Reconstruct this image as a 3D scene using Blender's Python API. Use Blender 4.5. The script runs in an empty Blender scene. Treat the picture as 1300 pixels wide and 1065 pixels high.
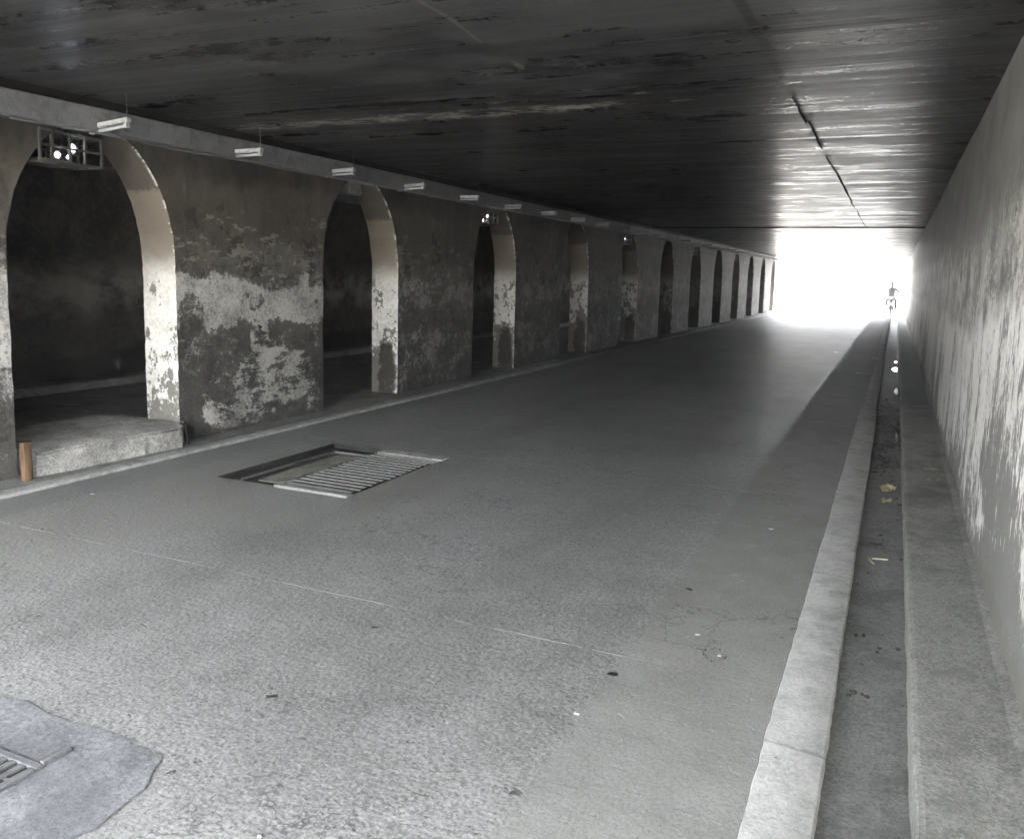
import bpy, bmesh, math, random
from mathutils import Vector, Matrix, noise as mnoise
random.seed(7)
R = math.radians
scn = bpy.context.scene
col = scn.collection

# ------------------------------------------------------------------ node helper
class NB:
    def __init__(s, name):
        s.m = bpy.data.materials.new(name); s.m.use_nodes = True
        s.nt = s.m.node_tree; s.N = s.nt.nodes; s.L = s.nt.links
        s.b = s.N['Principled BSDF']
        g = s.N.new('ShaderNodeNewGeometry'); s.P = g.outputs['Position']; s.Nrm = g.outputs['Normal']
        sp = s.N.new('ShaderNodeSeparateXYZ'); s.L.new(s.P, sp.inputs[0])
        s.x, s.y, s.z = sp.outputs
    def setin(s, i, v):
        if isinstance(v, bpy.types.NodeSocket): s.L.new(v, i)
        elif isinstance(v, (tuple, list)): i.default_value = (*v, 1) if len(v) == 3 and i.type == 'RGBA' else v
        else: i.default_value = v
    def vec(s, st=(1, 1, 1), off=(0, 0, 0)):
        mp = s.N.new('ShaderNodeMapping'); s.L.new(s.P, mp.inputs[0])
        mp.inputs['Scale'].default_value = st; mp.inputs['Location'].default_value = off
        return mp.outputs[0]
    def noise(s, sc, det=4, ro=.55, st=(1, 1, 1), off=(0, 0, 0), dist=0):
        n = s.N.new('ShaderNodeTexNoise'); s.L.new(s.vec(st, off), n.inputs['Vector'])
        n.inputs['Scale'].default_value = sc; n.inputs['Detail'].default_value = det
        n.inputs['Roughness'].default_value = ro; n.inputs['Distortion'].default_value = dist
        return n.outputs['Fac']
    def voro(s, sc, st=(1, 1, 1), feat='F1', out='Distance'):
        n = s.N.new('ShaderNodeTexVoronoi'); n.feature = feat; s.L.new(s.vec(st), n.inputs['Vector'])
        n.inputs['Scale'].default_value = sc
        return n.outputs[out]
    def ma(s, op, a, b=0.0, c=None, clamp=False):
        n = s.N.new('ShaderNodeMath'); n.operation = op; n.use_clamp = clamp
        s.setin(n.inputs[0], a); s.setin(n.inputs[1], b)
        if c is not None: s.setin(n.inputs[2], c)
        return n.outputs[0]
    def add(s, *a):
        r = a[0]
        for k in a[1:]: r = s.ma('ADD', r, k)
        return r
    def mul(s, *a):
        r = a[0]
        for k in a[1:]: r = s.ma('MULTIPLY', r, k)
        return r
    def sub(s, a, b): return s.ma('SUBTRACT', a, b)
    def ss(s, x, lo, hi, a=0.0, b=1.0):
        n = s.N.new('ShaderNodeMapRange'); n.interpolation_type = 'SMOOTHSTEP'
        s.setin(n.inputs['Value'], x)
        if lo < hi:
            n.inputs['From Min'].default_value = lo; n.inputs['From Max'].default_value = hi
            n.inputs['To Min'].default_value = a; n.inputs['To Max'].default_value = b
        else:
            n.inputs['From Min'].default_value = hi; n.inputs['From Max'].default_value = lo
            n.inputs['To Min'].default_value = b; n.inputs['To Max'].default_value = a
        return n.outputs['Result']
    def inv(s, a): return s.ma('SUBTRACT', 1.0, a)
    def band(s, x, lo, hi, soft): return s.mul(s.ss(x, lo - soft, lo + soft), s.ss(x, hi + soft, hi - soft))
    def line(s, x, at, w, soft):
        return s.ss(s.ma('ABSOLUTE', s.sub(x, at)), w + soft, w)
    def ell(s, a, b, ca, cb, ra, rb):
        u = s.ma('DIVIDE', s.sub(a, ca), ra); v = s.ma('DIVIDE', s.sub(b, cb), rb)
        return s.ma('MAXIMUM', s.sub(1.0, s.add(s.mul(u, u), s.mul(v, v))), 0.0)
    def mix(s, f, a, b):
        n = s.N.new('ShaderNodeMix'); n.data_type = 'RGBA'
        s.setin(n.inputs[0], f); s.setin(n.inputs[6], a); s.setin(n.inputs[7], b)
        return n.outputs[2]
    def bump(s, h, strength=.5, dist=.01, prev=None):
        n = s.N.new('ShaderNodeBump'); s.setin(n.inputs['Height'], h)
        n.inputs['Strength'].default_value = strength; n.inputs['Distance'].default_value = dist
        if prev is not None: s.L.new(prev, n.inputs['Normal'])
        return n.outputs[0]
    def out(s, c, rough=.8, bump=None, spec=.5, metal=0.0):
        s.setin(s.b.inputs['Base Color'], c); s.setin(s.b.inputs['Roughness'], rough)
        s.setin(s.b.inputs['Specular IOR Level'], spec); s.setin(s.b.inputs['Metallic'], metal)
        if bump is not None: s.L.new(bump, s.b.inputs['Normal'])
        return s.m

XW, XB = -5.85, -6.25          # arcade wall faces
ZC = 2.89                      # ceiling
Y0, Y1 = -1.0, 46.3            # portals
PITCH, FIRST, AW = 3.69, 4.835, .785
CAM_H = 1.6

# ------------------------------------------------------------------ materials
def mat_wall_front():
    n = NB('stained_peeling_plaster')
    z = n.add(n.z, n.mul(n.sub(n.noise(.9, 3), .5), .38), n.mul(n.sub(n.noise(7, 5), .5), .18))
    v1 = n.noise(3.2, 5, .65); v2 = n.noise(22, 5, .7); v3 = n.noise(1.1, 3, .6, off=(3, 1, 7))
    streak = n.noise(6, 5, .6, st=(1, 1.6, .35))
    dark = n.mix(n.ss(n.add(n.mul(v1, .5), n.mul(v2, .3), n.mul(streak, .3)), .38, .7), (.024, .023, .021), (.095, .09, .08))
    greyb = n.mix(n.ss(n.add(n.mul(v1, .6), n.mul(v2, .4)), .36, .64), (.05, .046, .039), (.15, .139, .12))
    brown = n.mix(n.ss(n.add(n.mul(v3, .5), n.mul(v2, .3), n.mul(streak, .2)), .36, .62), (.05, .042, .033), (.094, .083, .067))
    gr = n.noise(1.7, 7, .8, st=(1, 1, .45), off=(7, 7, 2))
    brown = n.mix(n.ss(gr, .46, .36, 0, .7), brown, (.024, .02, .016))
    brown = n.mix(n.ss(gr, .53, .64, 0, .6), brown, (.15, .135, .11))
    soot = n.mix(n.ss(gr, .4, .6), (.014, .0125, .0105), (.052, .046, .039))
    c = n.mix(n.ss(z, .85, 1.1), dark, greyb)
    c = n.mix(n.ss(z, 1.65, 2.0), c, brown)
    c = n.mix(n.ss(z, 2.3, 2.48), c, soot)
    c = n.mix(n.ss(n.z, 2.7, 2.76), c, (.006, .0055, .005))  # shadow gap above the cable tray, painted near-black
    # dark blotches in the mid band
    bl = n.ss(n.add(n.noise(3.6, 5, .62, off=(9, 2, 4)), n.mul(n.band(n.z, 1.3, 2.1, .25), .1)), .66, .69)
    c = n.mix(n.mul(bl, n.ss(n.z, 2.3, 2.1), .8), c, (.022, .02, .017))
    # pale scratches
    scr = n.ss(n.add(n.noise(5.5, 5, .75, st=(1, .6, 1.6), off=(1, 5, 2)), n.mul(n.band(n.z, 1.25, 2.05, .2), .085)), .63, .67)
    c = n.mix(n.mul(scr, n.ss(n.z, 2.25, 2.05), n.ss(n.y, 8, 11, .75, .35)), c, (.27, .25, .215))
    # whitewash left in patches
    near = n.ss(n.y, 8.6, 7.6)
    zb = n.add(n.z, n.mul(n.sub(n.noise(2.2, 4, .65, off=(8, 3, 1)), .5), .45), n.mul(n.sub(n.noise(14, 4, .7, off=(1, 3, 8)), .5), .16))
    b = n.mul(n.band(zb, 1.08, 1.5, .1), n.add(n.mul(near, .17), .07), n.ss(n.y, 30, 12, .75, 1))
    p = n.ma('MAXIMUM', n.ma('MAXIMUM', n.ell(n.y, n.z, 6.95, .66, .62, .16), n.ell(n.y, n.z, 6.85, .4, .75, .28)),
             n.ma('MAXIMUM', n.ell(n.y, n.z, 6.45, .22, .6, .2), n.ell(n.y, n.z, 6.7, .9, .16, .26)))
    isl = n.ma('MAXIMUM', n.ma('MAXIMUM', n.ell(n.y, n.z, 6.98, 1.5, .42, .16), n.ell(n.y, n.z, 7.62, 1.45, .16, .3)),
               n.ma('MAXIMUM', n.ell(n.y, n.z, 6.6, 1.28, .22, .12), n.ell(n.y, n.z, 5.8, 1.18, .2, .22)))
    gen = n.mul(n.band(n.z, .1, .8, .2), n.ss(n.y, 9, 9.6), .07)
    left = n.mul(n.ss(n.y, 4.2, 4.0), n.band(n.z, .7, 1.5, .2), .1)
    pn = n.add(n.mul(n.noise(2.6, 5, .62, st=(1, 1, 1.25)), .45), n.mul(n.noise(9, 5, .72, off=(4, 4, 4)), .4), n.mul(n.noise(11, 4, .7, st=(1, .5, 1.9), off=(4, 1, 4)), .15))
    sc2 = n.sub(n.noise(6, 5, .72, st=(1, .55, 1.8), off=(3, 3, 3)), .5)
    q = n.add(pn, b, n.mul(n.ma('MINIMUM', p, .5), .22), n.mul(n.ma('MINIMUM', n.mul(p, 2.5), 1.0), sc2, .9), gen, left)
    q = n.sub(n.sub(q, n.mul(n.ma('MINIMUM', isl, .5), .34)), n.ss(n.z, 1.65, 1.95, 0, .2))
    fine = n.noise(48, 4, .75, off=(2, 7, 1))
    q = n.add(q, n.mul(n.sub(fine, .5), .22), n.mul(n.sub(v2, .5), .12))
    wm = n.ss(q, .56, .625); wsoft = n.ss(q, .46, .6)
    wc = n.mix(n.ss(n.add(n.mul(v2, .3), n.mul(v1, .4), n.mul(fine, .3)), .38, .58), (.2, .194, .178), (.55, .537, .5))
    c = n.mix(n.mul(wsoft, .55), c, (.15, .146, .134))
    c = n.mix(n.mul(wm, n.ss(n.y, 8, 11, 1, .36)), c, wc)
    c = n.mix(n.mul(n.ss(fine, .58, .68), n.ss(n.z, 2.2, 1.9), n.ss(n.y, 6, 12, .3, .12)), c, (.33, .32, .29))
    c = n.mix(n.mul(n.ss(fine, .42, .34), .45), c, (.03, .028, .025))
    # damp dark foot
    ft = n.ss(n.add(n.z, n.mul(v1, .25)), .3, .12)
    c = n.mix(n.mul(ft, .5), c, (.075, .073, .067))
    h = n.add(n.mul(wm, .5), n.mul(v2, .45), n.mul(v1, .5))
    return n.out(c, n.mix(wm, (.72,) * 3, (.9,) * 3), n.bump(h, .5, .013), .35)

def mat_jamb():
    n = NB('jamb_plaster')
    zz = n.add(n.z, n.mul(n.sub(n.noise(4, 5, .65), .5), .3))
    v1 = n.noise(4, 5, .65); v2 = n.noise(28, 5, .7)
    tan = n.mix(n.add(n.mul(v1, .6), n.mul(v2, .4)), (.11, .092, .07), (.24, .208, .168))
    tan = n.mix(n.ss(n.z, 1.95, 1.4), tan, (.3, .275, .235))
    white = n.mix(n.ss(n.add(n.mul(v1, .5), n.mul(v2, .5)), .32, .6), (.55, .53, .48), (.86, .84, .79))
    c = n.mix(n.ss(zz, 1.74, 1.38), tan, white)
    q = n.add(n.mul(n.noise(5, 5, .68, st=(1.2, 1, .8), off=(2, 2, 2)), .6), n.mul(n.noise(15, 5, .7), .4), n.ss(n.z, 1.1, .2, 0, .13), n.ss(n.y, 6, 16, 0, .05))
    pe = n.ss(q, .555, .59)
    c = n.mix(n.mul(pe, n.ss(n.z, 1.6, 1.4), .92), c, n.mix(v2, (.09, .085, .07), (.24, .23, .2)))
    sp = n.ss(n.noise(16, 5, .7, off=(8, 1, 1)), .66, .7)
    c = n.mix(n.mul(sp, .6, n.ss(n.z, 1.45, 1.3)), c, (.06, .057, .048))
    # splash stains, round headed, low on the jamb
    hump = n.add(n.sub(1.0, n.add(n.ma('POWER', n.ma('ABSOLUTE', n.ma('DIVIDE', n.add(n.x, 6.01), .145)), 2.4), n.ma('POWER', n.ma('DIVIDE', n.z, .74), 4))), n.mul(n.sub(n.noise(6, 5, .75, off=(1, 4, 9)), .5), 3.2))
    hm = n.mul(n.ss(hump, -.1, .55), n.ss(n.y, 7.9, 8.1))
    c = n.mix(n.mul(hm, .93), c, n.mix(v2, (.02, .018, .014), (.06, .054, .042)))
    c = n.mix(n.ss(n.y, 20.5, 26, 0, .82), c, n.mix(v1, (.02, .019, .017), (.06, .056, .05)))  # shade of the far jambs painted into the plaster, deeper with distance
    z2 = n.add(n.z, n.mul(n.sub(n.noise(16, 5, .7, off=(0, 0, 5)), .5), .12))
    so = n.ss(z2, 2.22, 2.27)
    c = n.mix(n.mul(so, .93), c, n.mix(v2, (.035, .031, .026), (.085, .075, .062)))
    chip = n.mul(n.ss(n.x, -5.885, -5.86), n.ss(n.noise(13, 5, .7, st=(.2, 1, 1), off=(6, 6, 6)), .5, .55))
    c = n.mix(n.mul(chip, .8), c, (.66, .64, .6))
    return n.out(c, .85, n.bump(n.add(n.mul(v2, .5), n.mul(pe, -.4), v1), .5, .014), .3)

def mat_ceiling():
    n = NB('sooty_board_marked_concrete')
    v1 = n.noise(.8, 5, .62); v2 = n.noise(18, 5, .7); v3 = n.noise(3.2, 5, .6, st=(.35, 1, 1))
    c = n.mix(n.ss(n.add(n.mul(v1, .55), n.mul(v3, .35), n.mul(v2, .1)), .37, .63), (.012, .012, .0125), (.056, .0565, .058))
    c = n.mix(n.ss(n.noise(1.1, 5, .68, st=(.6, 1.6, 1), off=(5, 1, 0)), .56, .64, 0, .6), c, (.014, .014, .014))
    mo = n.add(n.mul(n.noise(2.6, 6, .78, st=(.75, 1.25, 1), off=(3, 8, 0)), .7), n.mul(n.noise(34, 4, .7), .3))
    c = n.mix(n.ss(mo, .5, .62, 0, .6), c, (.1, .1, .1))
    c = n.mix(n.ss(mo, .47, .38, 0, .75), c, (.008, .008, .008))
    # pale lime along the cross joint and cracks
    wob = n.mul(n.sub(n.noise(2.2, 5, .7), .5), .3)
    yy = n.add(n.y, wob)
    fl = n.add(n.mul(n.noise(5, 4, .7, st=(.6, 1.6, 1)), .6), n.mul(n.noise(26, 4, .7, st=(.5, 1.6, 1)), .4))
    j = n.mul(n.line(yy, 6.3, .06, .16), n.ss(n.add(fl, n.ss(n.x, -.6, -2.8, -.1, .03)), .525, .545))
    j2 = n.mul(n.line(n.add(n.y, n.mul(wob, 1.8)), 5.95, .01, .05), n.ss(fl, .58, .63))
    g = n.mul(n.line(n.add(n.x, n.mul(wob, .35), n.mul(n.y, .05)), -2.0, .007, .012), n.ss(n.noise(1.6, 4, .6, off=(2, 0, 0)), .53, .58))
    g2 = n.mul(n.line(n.add(n.x, n.mul(wob, .35), n.mul(n.y, .09)), -3.4, .007, .015), n.ss(n.noise(1.9, 4, .6, off=(0, 7, 0)), .55, .6))
    fk = n.mul(n.ss(n.noise(7, 5, .78, st=(.7, 1.3, 1), off=(1, 1, 0)), .7, .735), n.ss(n.y, 12, 6))
    pale = n.ma('MAXIMUM', n.ma('MAXIMUM', j, j2), n.ma('MAXIMUM', n.mul(g, .2), n.ma('MAXIMUM', n.mul(g2, .25), n.mul(fk, .6))))
    c = n.mix(n.mul(pale, .85), c, n.mix(v2, (.2, .19, .16), (.6, .56, .48)))
    lane = n.add(n.x, n.mul(n.sub(n.noise(.5, 3), .5), .08))
    dl = n.mul(n.line(lane, -.76, .018, .02), n.ss(n.noise(.8, 4), .3, .42))
    c = n.mix(n.mul(dl, .85), c, (.006, .006, .006))
    jt = n.line(n.y, 21.5, .02, .02)
    c = n.mix(n.mul(jt, .9), c, (.005, .005, .005))
    boards = n.noise(2.0, 5, .7, st=(.06, 3, 1)); b2 = n.noise(6, 4, .6, st=(.03, 4, 1), off=(0, 3, 0))
    hb = n.add(n.mul(boards, 1.0), n.mul(b2, .5), n.mul(jt, -.1))
    bm = n.bump(hb, .6, .007); bm = n.bump(n.add(n.mul(v2, .4), n.mul(pale, .5), v3), .3, .008, bm)
    ro = n.ss(n.add(n.mul(v3, .25), n.mul(boards, .35), n.mul(mo, .4)), .42, .58, .25, .46)
    return n.out(c, ro, bm, .055)

def mat_side_wall():
    n = NB('streaked_whitewashed_concrete')
    v1 = n.noise(2.2, 5, .62); v2 = n.noise(26, 5, .72); st = n.noise(2.2, 8, .8, st=(1, 1.3, .33)); st2 = n.noise(.9, 8, .78, st=(1, 1.2, .5), off=(0, 4, 3))
    lo = n.noise(.5, 3, .5, off=(0, 2, 2))
    z = n.add(n.sub(n.z, n.ss(n.y, 7.5, 4, 0, .22)), n.mul(n.sub(v1, .5), .5), n.mul(n.sub(st, .5), .45), n.mul(n.sub(n.noise(.9, 3, off=(0, 7, 0)), .5), .35))
    top = n.mix(n.ss(n.add(n.mul(v1, .45), n.mul(v2, .2), n.mul(st2, .35)), .32, .66), (.1, .098, .092), (.22, .216, .203))
    worm = n.ss(n.ma('ABSOLUTE', n.sub(n.noise(9, 5, .6, dist=1.2, off=(2, 2, 9)), .5)), .05, .01)
    mid = n.mix(n.ss(n.add(n.mul(v1, .5), n.mul(v2, .3), n.mul(st2, .2)), .36, .62), (.1, .098, .09), (.36, .35, .325))
    mid = n.mix(n.mul(worm, n.ss(v1, .38, .5), .8), mid, (.44, .43, .4))
    mid = n.mix(n.mul(n.ss(n.noise(2.6, 8, .84, st=(1, 1, 1.1), off=(5, 5, 5)), .5, .55), .8), mid, (.56, .55, .52))
    mid = n.mix(n.mul(n.ss(n.noise(3.4, 8, .84, off=(8, 2, 5)), .47, .41), .8), mid, (.06, .058, .052))
    white = n.mix(n.ss(n.add(n.mul(v1, .35), n.mul(v2, .35), n.mul(st, .3)), .3, .62), (.52, .512, .49), (.84, .83, .8))
    grey = n.mix(n.add(n.mul(v1, .5), n.mul(v2, .5)), (.13, .13, .123), (.25, .25, .236))
    c = n.mix(n.ss(z, 2.05, 1.75), top, mid)
    c = n.mix(n.ss(z, 1.36, 1.2), c, white)
    c = n.mix(n.mul(n.ss(n.add(n.mul(n.noise(1.3, 8, .8, st=(1, 1, .55), off=(6, 1, 2)), .7), n.mul(v2, .3)), .52, .58), n.ss(n.z, 1.95, 1.65), .8), c, (.085, .083, .076))
    holes = n.ma('MAXIMUM', n.mul(n.ell(n.y, n.z, 4.65, .72, .72, .34), 1.0), n.mul(n.ell(n.y, n.z, 3.9, .16, 1.3, .34), 1.0))
    q = n.add(n.mul(st, .5), n.mul(st2, .5), n.ss(n.z, .95, .1, 0, .1), n.mul(n.ma('MINIMUM', holes, .5), .17), n.mul(n.sub(n.noise(19, 5, .7, st=(1, 1.3, .4)), .5), .5), n.mul(n.sub(lo, .5), .3))
    pm = n.mul(n.ss(q, .56, .6), n.ss(z, 1.34, 1.2))
    c = n.mix(pm, c, grey)
    base = n.ss(n.add(n.z, n.mul(n.sub(st, .5), .8)), .24, .18)
    c = n.mix(n.mul(base, .85), c, n.mix(v2, (.13, .128, .115), (.2, .195, .175)))
    h = n.add(n.mul(pm, -.6), n.mul(v2, .5), n.mul(worm, .2), v1)
    return n.out(c, n.mix(pm, (.62,) * 3, (.72,) * 3), n.bump(h, .7, .012), .35)

def mat_far_wall():
    n = NB('damp_plaster')
    v1 = n.noise(2, 5, .62); v2 = n.noise(15, 5, .7)
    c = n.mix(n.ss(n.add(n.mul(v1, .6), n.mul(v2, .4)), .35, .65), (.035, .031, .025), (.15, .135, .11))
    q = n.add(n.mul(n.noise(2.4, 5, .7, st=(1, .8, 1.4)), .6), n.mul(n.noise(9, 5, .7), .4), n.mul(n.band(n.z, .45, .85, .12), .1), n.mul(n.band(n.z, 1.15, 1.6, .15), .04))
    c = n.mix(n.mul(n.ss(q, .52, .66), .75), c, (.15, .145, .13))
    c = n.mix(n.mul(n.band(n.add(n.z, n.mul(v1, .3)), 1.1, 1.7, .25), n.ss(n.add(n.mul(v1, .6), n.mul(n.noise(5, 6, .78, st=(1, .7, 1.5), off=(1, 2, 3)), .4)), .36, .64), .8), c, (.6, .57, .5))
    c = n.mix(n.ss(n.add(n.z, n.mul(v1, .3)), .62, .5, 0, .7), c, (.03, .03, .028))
    return n.out(c, .85, n.bump(n.add(v1, v2), .5, .01), .3)

def mat_road():
    n = NB('worn_aggregate_concrete')
    v1 = n.noise(.55, 5, .6); v2 = n.noise(4, 5, .65); v3 = n.noise(60, 4, .7); v4 = n.noise(22, 5, .75)
    ag = n.voro(48, st=(1, 1, .2)); agc = n.voro(48, st=(1, 1, .2), out='Color')
    lane = n.mix(n.ss(n.add(n.mul(v1, .35), n.mul(v2, .3), n.mul(v4, .35)), .36, .64), (.14, .141, .136), (.285, .287, .28))
    sepn = n.N.new('ShaderNodeSeparateColor'); n.L.new(agc, sepn.inputs[0])
    lane = n.mix(n.mul(n.ss(ag, .5, .2), n.ss(sepn.outputs[0], .3, .8, 0, .6), n.ss(v2, .25, .55), n.ss(n.noise(.7, 3, off=(2, 2, 0)), .3, .5, .45, 1)), lane, n.mix(n.ss(sepn.outputs[1], .35, .8), (.075, .075, .073), (.36, .36, .35)))
    sp1 = n.noise(85, 3, .8, st=(.85, 1.15, 1)); sp2 = n.noise(38, 4, .75, st=(.85, 1.15, 1), off=(6, 1, 0))
    lane = n.mix(n.mul(n.ss(n.add(n.mul(sp1, .6), n.mul(sp2, .4)), .49, .6), .6), lane, (.35, .35, .34))
    lane = n.mix(n.mul(n.ss(n.add(n.mul(sp1, .5), n.mul(sp2, .5)), .49, .405), .65), lane, (.075, .075, .073))
    pits = n.ss(n.noise(17, 4, .6, st=(.7, 1.3, 1), off=(3, 3, 0)), .655, .69)
    pits = n.mul(pits, n.ss(n.noise(1.2, 3), .34, .5))
    lane = n.mix(n.mul(pits, .85), lane, (.04, .04, .04))
    pl = n.ss(n.noise(19, 5, .7, off=(7, 2, 0)), .665, .7)
    lane = n.mix(n.mul(pl, .55), lane, (.46, .46, .44))
    strip = n.mix(n.ss(n.add(n.mul(v1, .3), n.mul(v2, .4), n.mul(v3, .3)), .35, .65), (.18, .18, .172), (.27, .27, .258))
    strip = n.mix(n.ss(n.noise(5, 5, .7, off=(1, 8, 0)), .6, .68, 0, .35), strip, (.36, .36, .345))
    # trowelled margin by the arcade and patch round the drain
    xe = n.add(n.x, n.mul(n.sub(n.noise(1.1, 5, .7), .5), .35), n.mul(n.sub(n.noise(12, 4), .5), .05))
    marg = n.ss(xe, -5.02, -5.06)
    margc = n.mix(n.add(n.mul(v2, .6), n.mul(v3, .4)), (.16, .162, .16), (.25, .252, .246))
    pat = n.ss(n.add(n.ell(n.x, n.y, -3.9, 4.9, 1.35, 1.25), n.mul(n.sub(n.noise(2.4, 5, .65), .5), .9)), .2, .35)
    pat = n.ma('MAXIMUM', pat, n.ss(n.add(n.ell(n.x, n.y, -4.6, 3.3, .85, 1.3), n.mul(n.sub(n.noise(2, 5, .65, off=(5, 0, 0)), .5), .9)), .2, .4))
    patc = n.mix(n.add(n.mul(v2, .6), n.mul(v3, .4)), (.2, .2, .187), (.29, .29, .272))
    c = n.mix(n.mul(pat, .75), lane, patc)
    c = n.mix(marg, c, margc)
    edge = n.add(n.x, n.mul(n.sub(n.noise(2.2, 5, .68, off=(0, 4, 0)), .5), .14))
    sm = n.ss(edge, -.975, -.905)
    c = n.mix(sm, c, strip)
    # darker oily wheel drift and dust
    oil = n.mul(n.ss(n.noise(1.0, 5, .6, st=(1.2, .35, 1), off=(0, 6, 0)), .52, .66), n.ss(n.y, 3.5, 7.5))
    c = n.mix(n.mul(oil, .15), c, (.07, .07, .068))
    c = n.mix(n.mul(n.ss(sp1, .54, .63), .3), c, (.36, .36, .35)); c = n.mix(n.mul(n.ss(sp1, .46, .38), .4), c, (.07, .07, .068))
    wx = n.add(n.x, n.mul(n.sub(n.noise(.5, 3, off=(0, 9, 0)), .5), .5))
    tr_ = n.mul(n.ma('MAXIMUM', n.line(wx, -3.35, .12, .3), n.line(wx, -1.75, .12, .3)), n.ss(n.noise(1.3, 5, .7, st=(1.4, .25, 1), off=(4, 4, 0)), .38, .6))
    c = n.mix(n.mul(tr_, .22), c, (.075, .075, .073))
    st_ = n.ss(n.noise(1.9, 6, .72, off=(12, 3, 0)), .62, .7)
    c = n.mix(n.mul(st_, .3), c, (.08, .08, .077))
    ck = n.mul(n.ss(n.ma('ABSOLUTE', n.sub(n.noise(.62, 6, .66, off=(20, 1, 0)), .5)), .0035, .001), n.ss(n.noise(.5, 2, off=(3, 30, 0)), .47, .56))
    c = n.mix(n.mul(ck, .6), c, (.04, .04, .04))
    # slab joints, pale
    jw = n.mul(n.sub(n.noise(2.6, 5, .6), .5), .035)
    jn = None
    for at in (3.31, 6.46, 9.9, 13.4, 17, 20.6, 24.2, 28, 32, 36, 40):
        l = n.line(n.add(n.y, jw), at, .003, .007); jn = l if jn is None else n.ma('MAXIMUM', jn, l)
    jn = n.mul(jn, n.ss(n.noise(4, 4, .6, off=(4, 0, 1)), .4, .55), n.inv(n.mul(sm, .8)), n.inv(marg))
    c = n.mix(n.mul(jn, .6), c, (.46, .46, .43))
    rough = n.add(n.mul(sm, .22), n.mul(n.sub(v2, .5), .25), .52)
    h = n.add(n.mul(ag, n.mul(n.inv(sm), .35)), n.mul(v3, .3), n.mul(v4, .6), n.mul(pits, -.7), n.mul(jn, .5), n.mul(n.noise(9, 3, .6, st=(.12, 1.6, 1), off=(0, 2, 0)), .35))
    return n.out(c, rough, n.bump(h, .55, .009), .5)

def mat_conc(name, a, b, rough=.85, sc=4.0, stain=None, bumpd=.008, spots=0.0, spec=.4, joint=0, grain=1.0):
    n = NB(name)
    v1 = n.noise(sc, 7, .65); v2 = n.noise(sc * 8, 6, .72)
    c = n.mix(n.ss(n.add(n.mul(v1, .6), n.mul(v2, .4)), .33, .67), a, b)
    if stain: c = n.mix(n.ss(n.noise(sc * .8, 6, .68, off=(3, 9, 1)), .52, .64, 0, .75), c, stain)
    if spots: c = n.mix(n.mul(n.ss(n.noise(sc * 5, 6, .7, off=(1, 1, 3)), .64, .69), spots), c, tuple(k * .25 for k in a))
    gz_ = n.noise(75, 3, .8, off=(3, 0, 3)); lg = n.noise(1.1, 6, .75, off=(0, 5, 5))
    c = n.mix(n.ss(gz_, .53, .64, 0, .4 * grain), c, tuple(min(.8, k * 1.5) for k in b)); c = n.mix(n.ss(gz_, .47, .38, 0, .6 * grain), c, tuple(k * .4 for k in a))
    c = n.mix(n.ss(lg, .5, .4, 0, .5 * grain), c, tuple(k * .55 for k in a))
    if joint:
        w_ = n.add(n.y, n.mul(n.sub(v2, .5), .04), n.mul(n.x, .12))
        f_ = n.ma('ABSOLUTE', n.sub(n.ma('FRACT', n.ma('DIVIDE', w_, joint)), .5))
        c = n.mix(n.mul(n.ss(f_, .006, .002), .4), c, tuple(k * .25 for k in a))
    return n.out(c, rough, n.bump(n.add(v1, n.mul(v2, .6)), .5, bumpd), spec)

def mat_simple(name, c, rough=.5, metal=0.0, var=.25, spec=.5):
    n = NB(name)
    v = n.noise(30, 5, .65)
    cc = n.mix(n.ss(v, .35, .7), tuple(k * (1 - var) for k in c), tuple(min(1, k * (1 + var)) for k in c))
    return n.out(cc, rough, n.bump(v, .2, .003), spec, metal)

M = {}
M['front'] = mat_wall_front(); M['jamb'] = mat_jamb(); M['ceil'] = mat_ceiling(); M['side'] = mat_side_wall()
M['far'] = mat_far_wall(); M['road'] = mat_road()
M['kerbw'] = mat_conc('worn_white_kerb_paint', (.34, .34, .328), (.5, .5, .485), .8, 6, (.27, .27, .258), spots=.7, joint=1.9, grain=.35)
M['kerbp'] = mat_conc('scuffed_pale_kerb', (.26, .26, .248), (.44, .44, .42), .85, 7, (.17, .17, .162), spots=.6, joint=2.7, grain=.5)
M['gutter'] = mat_conc('damp_gutter_concrete', (.12, .122, .118), (.2, .202, .194), .6, 3.5, (.08, .08, .077))
M['walk'] = mat_conc('cement_walkway', (.165, .165, .155), (.27, .27, .252), .75, 3, (.13, .13, .12))
M['walkfar'] = mat_conc('shaded_walkway', (.075, .075, .072), (.14, .14, .133), .7, 3)  # darker walkway cement, shade of the lower far steps put into the colour
M['slab'] = mat_conc('rough_cast_concrete', (.27, .267, .245), (.5, .495, .46), .9, 6, (.19, .187, .17), .02, .6)
M['ground'] = mat_conc('dusty_ground', (.26, .25, .23), (.36, .35, .32), .9, .5)
M['patch'] = mat_conc('bluish_cement', (.145, .148, .157), (.21, .214, .224), .8, 5, (.11, .113, .12))
M['dirt'] = mat_conc('black_silt', (.012, .012, .011), (.04, .04, .036), .7, 8)
M['soot'] = mat_conc('black_joint_sealant', (.008, .008, .008), (.02, .02, .02), .9, 8, spec=.03)
M['silt'] = mat_conc('ochre_silt', (.17, .166, .14), (.28, .273, .235), .85, 9)
M['steel'] = mat_simple('worn_grate_steel', (.25, .25, .243), .55, .25, .25)
M['tray'] = mat_conc('grey_painted_tray', (.105, .107, .112), (.17, .173, .18), .55, 8, (.08, .08, .08), grain=.4)
M['enamel'] = mat_simple('white_enamel', (.32, .325, .325), .5, 0, .25)
M['tube'] = mat_simple('opal_tube_glass', (.34, .37, .375), .3, 0, .05)
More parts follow.
